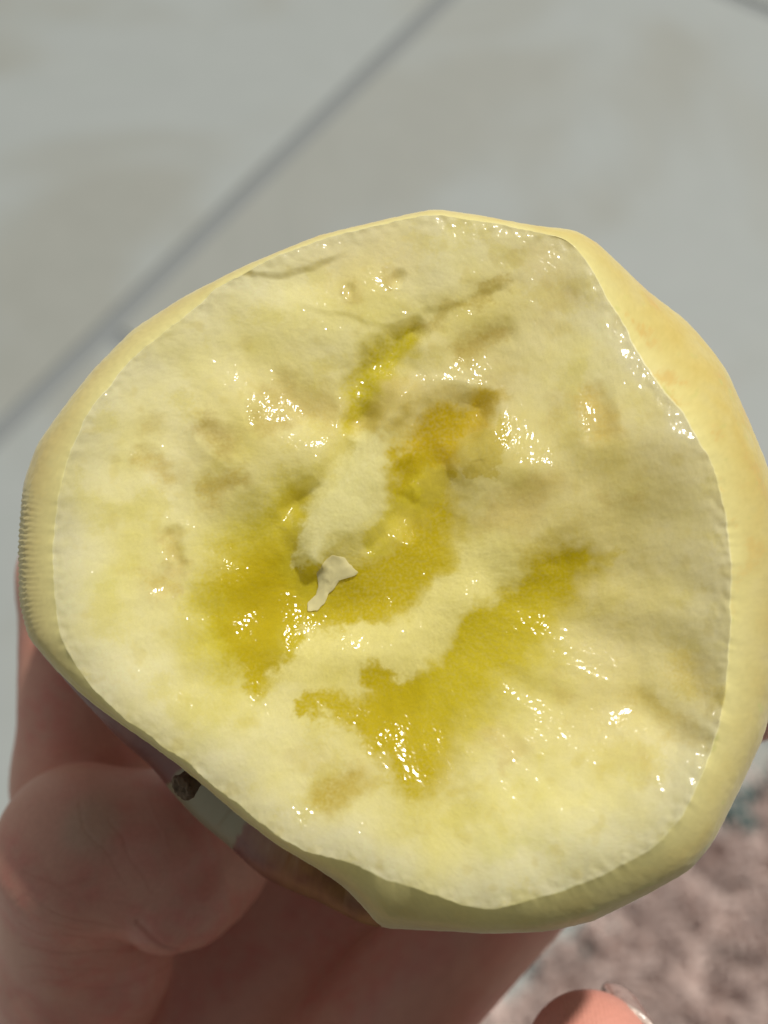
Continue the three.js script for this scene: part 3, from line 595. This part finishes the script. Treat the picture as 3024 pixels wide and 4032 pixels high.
// ------------------------------------------------------------------ the hand
const person = held('person');
tag(person, 'bare left hand holding the peeled apple from below with the thumb bent under it', 'person');
{
  const P3 = (u, v, z) => mm(u, v, z);
  const bones = [];                                        // [a, b, ra, rb, blend]
  const bone = (a, b, ra, rb, k = 4) => bones.push([...a, ...b, ra, rb, k]);
  // palm and metacarpals, wrist below the frame on the left
  const wr = [-44, -152, -84];
  bone([-56, -215, -84], wr, 24, 22, 8);
  bone([-48, -140, -86], [-46, -42, -64], 14, 11, 6); bone(wr, [-14, -24, -84], 17, 11, 9); bone([-40, -132, -72], [8, -38, -88], 15, 10.5, 9);
  bone([-34, -116, -62], [22, -56, -63], 12, 10, 9);
  bone([-50, -114, -66], [-22, -60, -88], 14, 12, 9);
  // index finger, up behind the left of the apple
  bone([-46, -42, -61], [-45, -10, -56], 10.5, 9.6, 5); bone([-45, -10, -56], [-26, 16, -55], 9.2, 8.6, 3); bone([-26, 16, -55], [-6, 28, -52], 8.4, 7.0, 3);
  // middle finger, behind the apple
  bone([-14, -24, -82], [6, 8, -66], 10.5, 9.6, 5); bone([6, 8, -64], [20, 18, -58], 9.2, 8.5, 3); bone([20, 18, -58], [27, 20, -52], 8.4, 7.0, 3);
  // ring finger, its side just shows at the right
  bone([8, -38, -86], [36, -30, -66], 10.2, 9.2, 5); bone([36, -30, -62], [52, -25, -50], 9, 8, 3); bone([52, -25, -50], [56, -21, -36], 8, 6.8, 3);
  // the heel of the cupped hand
  bone([-18, -114, -56], [8, -108, -56], 13, 12, 6);
  // little finger, tip in view at the lower right
  bone([-4, -88, -62], [20, -104, -52], 9.5, 8.8, 6); bone([20, -104, -52], [29, -90, -38], 8.6, 8, 3); bone([28.2, -92, -38], [26.2, -69.4, -27], 8.8, 8.2, 3);
  // thumb
  bone([-58, -155, -76], P3(60, 2560, -79), 17, 15, 9);
  bone(P3(60, 2560, -79), P3(160, 2330, -76), 15, 13.2, 3);
  bone(P3(160, 2330, -76), P3(178, 2080, -59), 13.0, 12.4, 2.5);
  bone(P3(178, 2080, -59), P3(176, 1836, -42), 12.2, 11.5, 3);
  bone(P3(250, 2085, -53), P3(222, 2120, -56), 8.2, 7.8, 3);
  bone(P3(178, 1836, -42), P3(318, 1846, -44), 11.6, 11.3, 1.8);
  bone(P3(318, 1846, -44), P3(430, 1895, -46), 11.1, 8.0, 2.5);
  bone(P3(362, 1948, -40), P3(402, 1940, -41), 7.0, 6.9, 1.2);
  bone(P3(430, 1895, -46), P3(505, 1875, -49), 7.8, 5.0, 2.5);
  const B = bones.length;
  const field = (x, y, z) => {
    let d = 1e9;
    for (let i = 0; i < B; i++) {
      const b = bones[i], ax = b[0], ay = b[1], az = b[2], ex = b[3] - ax, ey = b[4] - ay, ez = b[5] - az;
      let t = ((x - ax) * ex + (y - ay) * ey + (z - az) * ez) / (ex * ex + ey * ey + ez * ez); t = t < 0 ? 0 : t > 1 ? 1 : t;
      const q = Math.hypot(x - ax - t * ex, y - ay - t * ey, z - az - t * ez) - (b[6] + (b[7] - b[6]) * t), k = b[8];
      const h = Math.max(k - Math.abs(d - q), 0) / k;
      d = Math.min(d, q) - h * h * k * 0.25;
    }
    return d;
  };
  // surface nets
  const lo = [-96, -212, -104], hi = [72, 44, 4], h = 1.25, n = [0, 1, 2].map((k) => Math.ceil((hi[k] - lo[k]) / h) + 1);
  const val = new Float32Array(n[0] * n[1] * n[2]), at = (i, j, k) => (k * n[1] + j) * n[0] + i;
  for (let k = 0; k < n[2]; k++) for (let j = 0; j < n[1]; j++) for (let i = 0; i < n[0];) {
    const d = field(lo[0] + i * h, lo[1] + j * h, lo[2] + k * h);
    const skip = Math.abs(d) > 4 * h ? Math.floor((Math.abs(d) - 2 * h) / h * 0.6) : 0;
    for (let s = 0; s <= skip && i < n[0]; s++, i++) val[at(i, j, k)] = d;
  }
  let V = [];
  const cell = new Int32Array(val.length).fill(-1), quads = [];
  const corners = [[0, 0, 0], [1, 0, 0], [0, 1, 0], [1, 1, 0], [0, 0, 1], [1, 0, 1], [0, 1, 1], [1, 1, 1]], edges = [[0, 1], [2, 3], [4, 5], [6, 7], [0, 2], [1, 3], [4, 6], [5, 7], [0, 4], [1, 5], [2, 6], [3, 7]];
  for (let k = 0; k < n[2] - 1; k++) for (let j = 0; j < n[1] - 1; j++) for (let i = 0; i < n[0] - 1; i++) {
    const g = corners.map(([a, b, c]) => val[at(i + a, j + b, k + c)]);
    let neg = 0; for (const x of g) if (x < 0) neg++;
    if (neg === 0 || neg === 8) continue;
    let sx = 0, sy = 0, sz = 0, m = 0;
    for (const [a, b] of edges) if ((g[a] < 0) !== (g[b] < 0)) { const t = g[a] / (g[a] - g[b]); sx += lerp(corners[a][0], corners[b][0], t); sy += lerp(corners[a][1], corners[b][1], t); sz += lerp(corners[a][2], corners[b][2], t); m++; }
    cell[at(i, j, k)] = V.length / 3;
    V.push(lo[0] + (i + sx / m) * h, lo[1] + (j + sy / m) * h, lo[2] + (k + sz / m) * h);
  }
  let T = [];
  const quad = (a, b, c, d, f) => { if (a < 0 || b < 0 || c < 0 || d < 0) return; if (f) T.push(a, b, c, a, c, d); else T.push(a, c, b, a, d, c); };
  for (let k = 1; k < n[2] - 1; k++) for (let j = 1; j < n[1] - 1; j++) for (let i = 1; i < n[0] - 1; i++) {
    const v0 = val[at(i, j, k)] < 0;
    if (v0 !== (val[at(i + 1, j, k)] < 0)) quad(cell[at(i, j - 1, k - 1)], cell[at(i, j, k - 1)], cell[at(i, j, k)], cell[at(i, j - 1, k)], v0);
    if (v0 !== (val[at(i, j + 1, k)] < 0)) quad(cell[at(i - 1, j, k - 1)], cell[at(i - 1, j, k)], cell[at(i, j, k)], cell[at(i, j, k - 1)], v0);
    if (v0 !== (val[at(i, j, k + 1)] < 0)) quad(cell[at(i - 1, j - 1, k)], cell[at(i, j - 1, k)], cell[at(i, j, k)], cell[at(i - 1, j, k)], v0);
  }
  // finer triangles where the hand is near and sharp: the thumb and the tip of the little finger
  const near = (x, y, z) => (x < -4 && x > -58 && y < -24 && y > -78 && z > -80) || (x > 12 && y < -50 && y > -80 && z > -44);
  for (let pass = 0; pass < 3; pass++) {
    const midOf = new Map(), out = [];
    const mid = (a, b) => {
      const key = a < b ? a * 4e6 + b : b * 4e6 + a;
      if (midOf.has(key)) return midOf.get(key);
      const x = (V[a * 3] + V[b * 3]) / 2, y = (V[a * 3 + 1] + V[b * 3 + 1]) / 2, z = (V[a * 3 + 2] + V[b * 3 + 2]) / 2;
      let r = -1;
      if (near(x, y, z)) { r = V.length / 3; V.push(x, y, z); }
      midOf.set(key, r);
      return r;
    };
    for (let t = 0; t < T.length; t += 3) {
      const a = T[t], b = T[t + 1], c = T[t + 2], ab = mid(a, b), bc = mid(b, c), ca = mid(c, a), m = (ab >= 0) + (bc >= 0) * 2 + (ca >= 0) * 4;
      if (m === 7) out.push(a, ab, ca, ab, b, bc, ca, bc, c, ab, bc, ca);
      else if (m === 0) out.push(a, b, c);
      else if (m === 1) out.push(a, ab, c, ab, b, c);
      else if (m === 2) out.push(b, bc, a, bc, c, a);
      else if (m === 4) out.push(c, ca, b, ca, a, b);
      else if (m === 3) out.push(ab, b, bc, a, ab, bc, a, bc, c);
      else if (m === 6) out.push(bc, c, ca, b, bc, ca, b, ca, a);
      else out.push(ca, a, ab, c, ca, ab, c, ab, b);
    }
    T = out;
  }
  const count = V.length / 3, pos = new Float32Array(count * 3), col = new Float32Array(count * 3);
  // creases: [polyline in drawing units, width mm, depth mm]
  const CREASES = [
    [[[296, 2000], [322, 2034], [350, 2056], [380, 2066]], 0.35, 0.6], [[[110, 1880], [180, 1925], [250, 1940], [300, 1960]], 0.35, 0.06], [[[240, 1770], [290, 1850], [330, 1930]], 0.22, 0.10], [[[280, 1712], [330, 1790], [372, 1850]], 0.18, -0.10],
    [[[170, 1745], [230, 1830], [275, 1905]], 0.25, 0.09], [[[60, 1870], [140, 1900], [200, 1890]], 0.3, 0.10], [[[120, 1960], [200, 1985], [268, 2010]], 0.3, 0.10],
    [[[30, 2010], [120, 2025], [210, 2040], [270, 2070], [335, 2075]], 0.3, 0.12], [[[20, 2080], [110, 2070], [200, 2090], [280, 2115], [340, 2110]], 0.3, 0.12], [[[10, 2140], [90, 2120], [160, 2140], [250, 2160], [335, 2150]], 0.3, 0.10],
    [[[0, 2190], [80, 2170], [150, 2150]], 0.3, 0.10], [[[150, 2190], [240, 2205], [330, 2190]], 0.3, 0.10], [[[50, 1950], [110, 1990], [180, 2010]], 0.28, 0.08], [[[90, 2050], [150, 2010], [200, 2000]], 0.25, 0.06],
    [[[20, 1960], [60, 1930], [130, 1960]], 0.25, 0.07], [[[200, 2050], [250, 2090], [310, 2140]], 0.25, 0.07],
  ].map(([p, w, d]) => [p.map(([u, v]) => mm(u, v, -33)), w, d]);
  const foldAt = mm(318, 2010, -37), F = field;
  for (let i = 0; i < count; i++) {
    let x = V[i * 3], y = V[i * 3 + 1], z = V[i * 3 + 2];
    let gx = 0, gy = 0, gz = 0;
    for (let it = 0; it < 2; it++) {
      const d = F(x, y, z), e = 0.05;
      gx = F(x + e, y, z) - d; gy = F(x, y + e, z) - d; gz = F(x, y, z + e) - d;
      const l = Math.hypot(gx, gy, gz) || 1; gx /= l; gy /= l; gz /= l;
      const s = clamp(d, -1, 1); x -= gx * s; y -= gy * s; z -= gz * s;
    }
    let dip = 0, red = 0;
    if (near(x, y, z)) {
      dip += 0.016 * N3(x * 3.2, y * 3.2, z * 3.2) + 0.02 * N3(x * 1.5, y * 1.5, z * 1.5);
      if (gz > -0.2) {
        for (const [p, w, d] of CREASES) {
          let best = 1e9;
          const wx = x + 0.9 * N3(x * 0.22, y * 0.22, 3), wy = y + 0.9 * N3(x * 0.22, y * 0.22, 8);
          for (let k = 0; k < p.length - 1; k++) best = Math.min(best, segDist(wx, wy, p[k][0], p[k][1], p[k + 1][0], p[k + 1][1])[0]);
          if (best < w * 3) { const f = Math.exp(-(best * best) / (w * w)); dip -= 0.5 * d * f; red += Math.max(0, d) * f * 3; }
        }
        // arcs of skin folding round the bend
        const r = Math.hypot(x - foldAt[0], (y - foldAt[1]) * 1.15), below = sst(foldAt[1] - y, -1.5, 1.5) * (x < 0 ? 1 : 0);
        dip -= 0.03 * below * Math.pow(0.5 + 0.5 * Math.sin(r * 3.6 + 2.2 * N3(x * 0.35, y * 0.35, 17)), 3) * (1 - sst(r, 9, 17));
        // ridges of the finger pad
        const pad = (1 - sst(Math.hypot(x - mm(385, 1960, -38)[0], y - mm(385, 1960, -38)[1]), 3.2, 5.2)) + (x > 0 ? 1 : 0);
        dip += 0.02 * pad * Math.sin((x * 1.0 - y * 0.18 + 0.4 * N3(x * 0.3, y * 0.3, 23)) * 2 * Math.PI / 0.52);
      }
    } else dip += 0.05 * N3(x * 0.6, y * 0.6, z * 0.6);
    pos[i * 3] = (x + gx * dip) / 1000; pos[i * 3 + 1] = (y + gy * dip) / 1000; pos[i * 3 + 2] = (z + gz * dip) / 1000;
    const m1 = fbm(x * 0.10, y * 0.10, z * 0.10, 3), m2 = N3(x * 0.5, y * 0.5, z * 0.5), m3 = N3(x * 1.9, y * 1.9, z * 1.9);
    let c = [0.64, 0.33, 0.235];
    const mix = (d, w) => { w = clamp(w, 0, 1); c = c.map((a, k) => lerp(a, d[k], w)); };
    mix([0.62, 0.255, 0.19], 0.6 + m1 * 1.5); mix([0.58, 0.38, 0.26], sst(m2 + m1, -0.2, 0.9) * 0.3); mix([0.52, 0.21, 0.15], Math.min(red, 0.3));
    // knuckle paler, tips and palm redder
    if (x > 10 && y < -52 && z > -44) mix([0.62, 0.24, 0.20], 0.6 * sst(y, -90, -72));   // pink fingertip
    const kn = mm(185, 1795, -30); mix([0.56, 0.41, 0.28], 0.6 * (1 - sst(Math.hypot(x - kn[0], y - kn[1]), 1.5, 5)));
    for (let k = 0; k < 3; k++) col[i * 3 + k] = c[k] * (1 + 0.06 * m3);
  }
  const g = geo(pos, new Uint32Array(T), { color: [col, 3] });
  g.computeVertexNormals();
  const hand = part('hand', g, new THREE.MeshPhysicalMaterial({ vertexColors: true, roughness: 0.46, ior: 1.4 }), person);

  // the rest of the person who holds the apple stands just behind the lens, in a dark top
  {
    const prof = [[0.150, -0.42], [0.165, -0.30], [0.158, -0.16], [0.150, -0.02], [0.165, 0.12], [0.185, 0.24], [0.190, 0.33], [0.165, 0.40], [0.105, 0.435], [0.062, 0.455], [0.060, 0.475]];
    const pts = new THREE.CatmullRomCurve3(prof.map(([r, y]) => new THREE.Vector3(r, y, 0))).getPoints(80).map((p) => new THREE.Vector2(p.x, p.y));
    const body = new THREE.LatheGeometry(pts, 96), bp = body.attributes.position;
    for (let k = 0; k < bp.count; k++) { const x = bp.getX(k), y = bp.getY(k), z = bp.getZ(k), f = 1 + 0.04 * fbm(x * 7, y * 5, z * 7, 3); bp.setXYZ(k, x * 1.18 * f, y, z * 0.72 * f); }
    const arm = (sx, to) => new THREE.TubeGeometry(new THREE.CatmullRomCurve3([new THREE.Vector3(sx * 0.19, 0.33, 0), new THREE.Vector3(sx * 0.25, 0.20, -0.01), new THREE.Vector3(sx * 0.27, 0.04, -0.03), to]), 40, 0.052, 24);
    const g = mergeGeometries([body, arm(-1, new THREE.Vector3(-0.20, -0.02, -0.17)), arm(1, new THREE.Vector3(0.25, 0.04, -0.17))]);
    g.computeVertexNormals();
    // given in upright axes, then turned into the hold's own
    g.translate(0, 0.10, 0.36);
    g.applyQuaternion(TURN.clone().invert());
    part('shirt', g, new THREE.MeshStandardMaterial({ color: new THREE.Color(0.035, 0.04, 0.055), roughness: 0.95 }), person);
  }

  // the nail of the little finger, seen along its free edge
  const tip = [26.2, -69.4, -27], R = 8.05, NA = 60, NZ = 16, Pn = [], Cn = [], In = [];
  for (const top of [1, 0]) for (let j = 0; j <= NZ; j++) for (let i = 0; i <= NA; i++) {
    const a = lerp(-0.95, 1.12, i / NA), b = j / NZ, r = R + (top ? 0.8 : 0.0) - 1.9 + 2.5 * Math.pow(Math.sin(Math.PI * i / NA), 0.5) * (1 - 0.15 * b) + 0.06 * N3(i * 0.35, j * 0.5, 3);
    const zz = lerp(2.0 - 2.6 * Math.abs(i / NA * 2 - 1) ** 2.5, -8, b) + 0.15 * N3(i * 0.5, 2) * (1 - b);
    Pn.push((tip[0] + Math.cos(a) * r) / 1000, (tip[1] + Math.sin(a) * r) / 1000, (tip[2] + zz) / 1000);
    const edge = 1 - sst(b, 0.04, 0.16), chip = sst(N3(i * 0.22, j * 0.7, 31), 0.0, 0.25), w = 0.55 * edge;
    const base = top ? [lerp(0.40, 0.85, w), lerp(0.25, 0.78, w), lerp(0.22, 0.70, w)] : [0.85, 0.78, 0.7];
    Cn.push(...base.map((c, k) => lerp(c, [0.2, 0.11, 0.1][k], top ? chip * 0.5 : chip * 0.1)));
  }
  const row = NA + 1, L = row * (NZ + 1);
  for (let k = 0; k < 2; k++) for (let j = 0; j < NZ; j++) for (let i = 0; i < NA; i++) { const a = k * L + j * row + i, b = a + 1, c = a + row, d = c + 1; if (k) In.push(a, b, c, b, d, c); else In.push(a, c, b, b, c, d); }
  for (let i = 0; i < NA; i++) { In.push(i, i + 1, L + i, i + 1, L + i + 1, L + i); const e = NZ * row + i; In.push(e, L + e, e + 1, e + 1, L + e, L + e + 1); }
  for (let j = 0; j < NZ; j++) for (const i of [0, NA]) { const a = j * row + i, b = a + row; In.push(a, L + a, b, b, L + a, L + b); }
  const ng = geo(new Float32Array(Pn), new Uint32Array(In), { color: [new Float32Array(Cn), 3] });
  ng.computeVertexNormals();
  part('nail', ng, new THREE.MeshPhysicalMaterial({ vertexColors: true, roughness: 0.25, ior: 1.5 }), hand);
}

renderer.render(scene, camera);
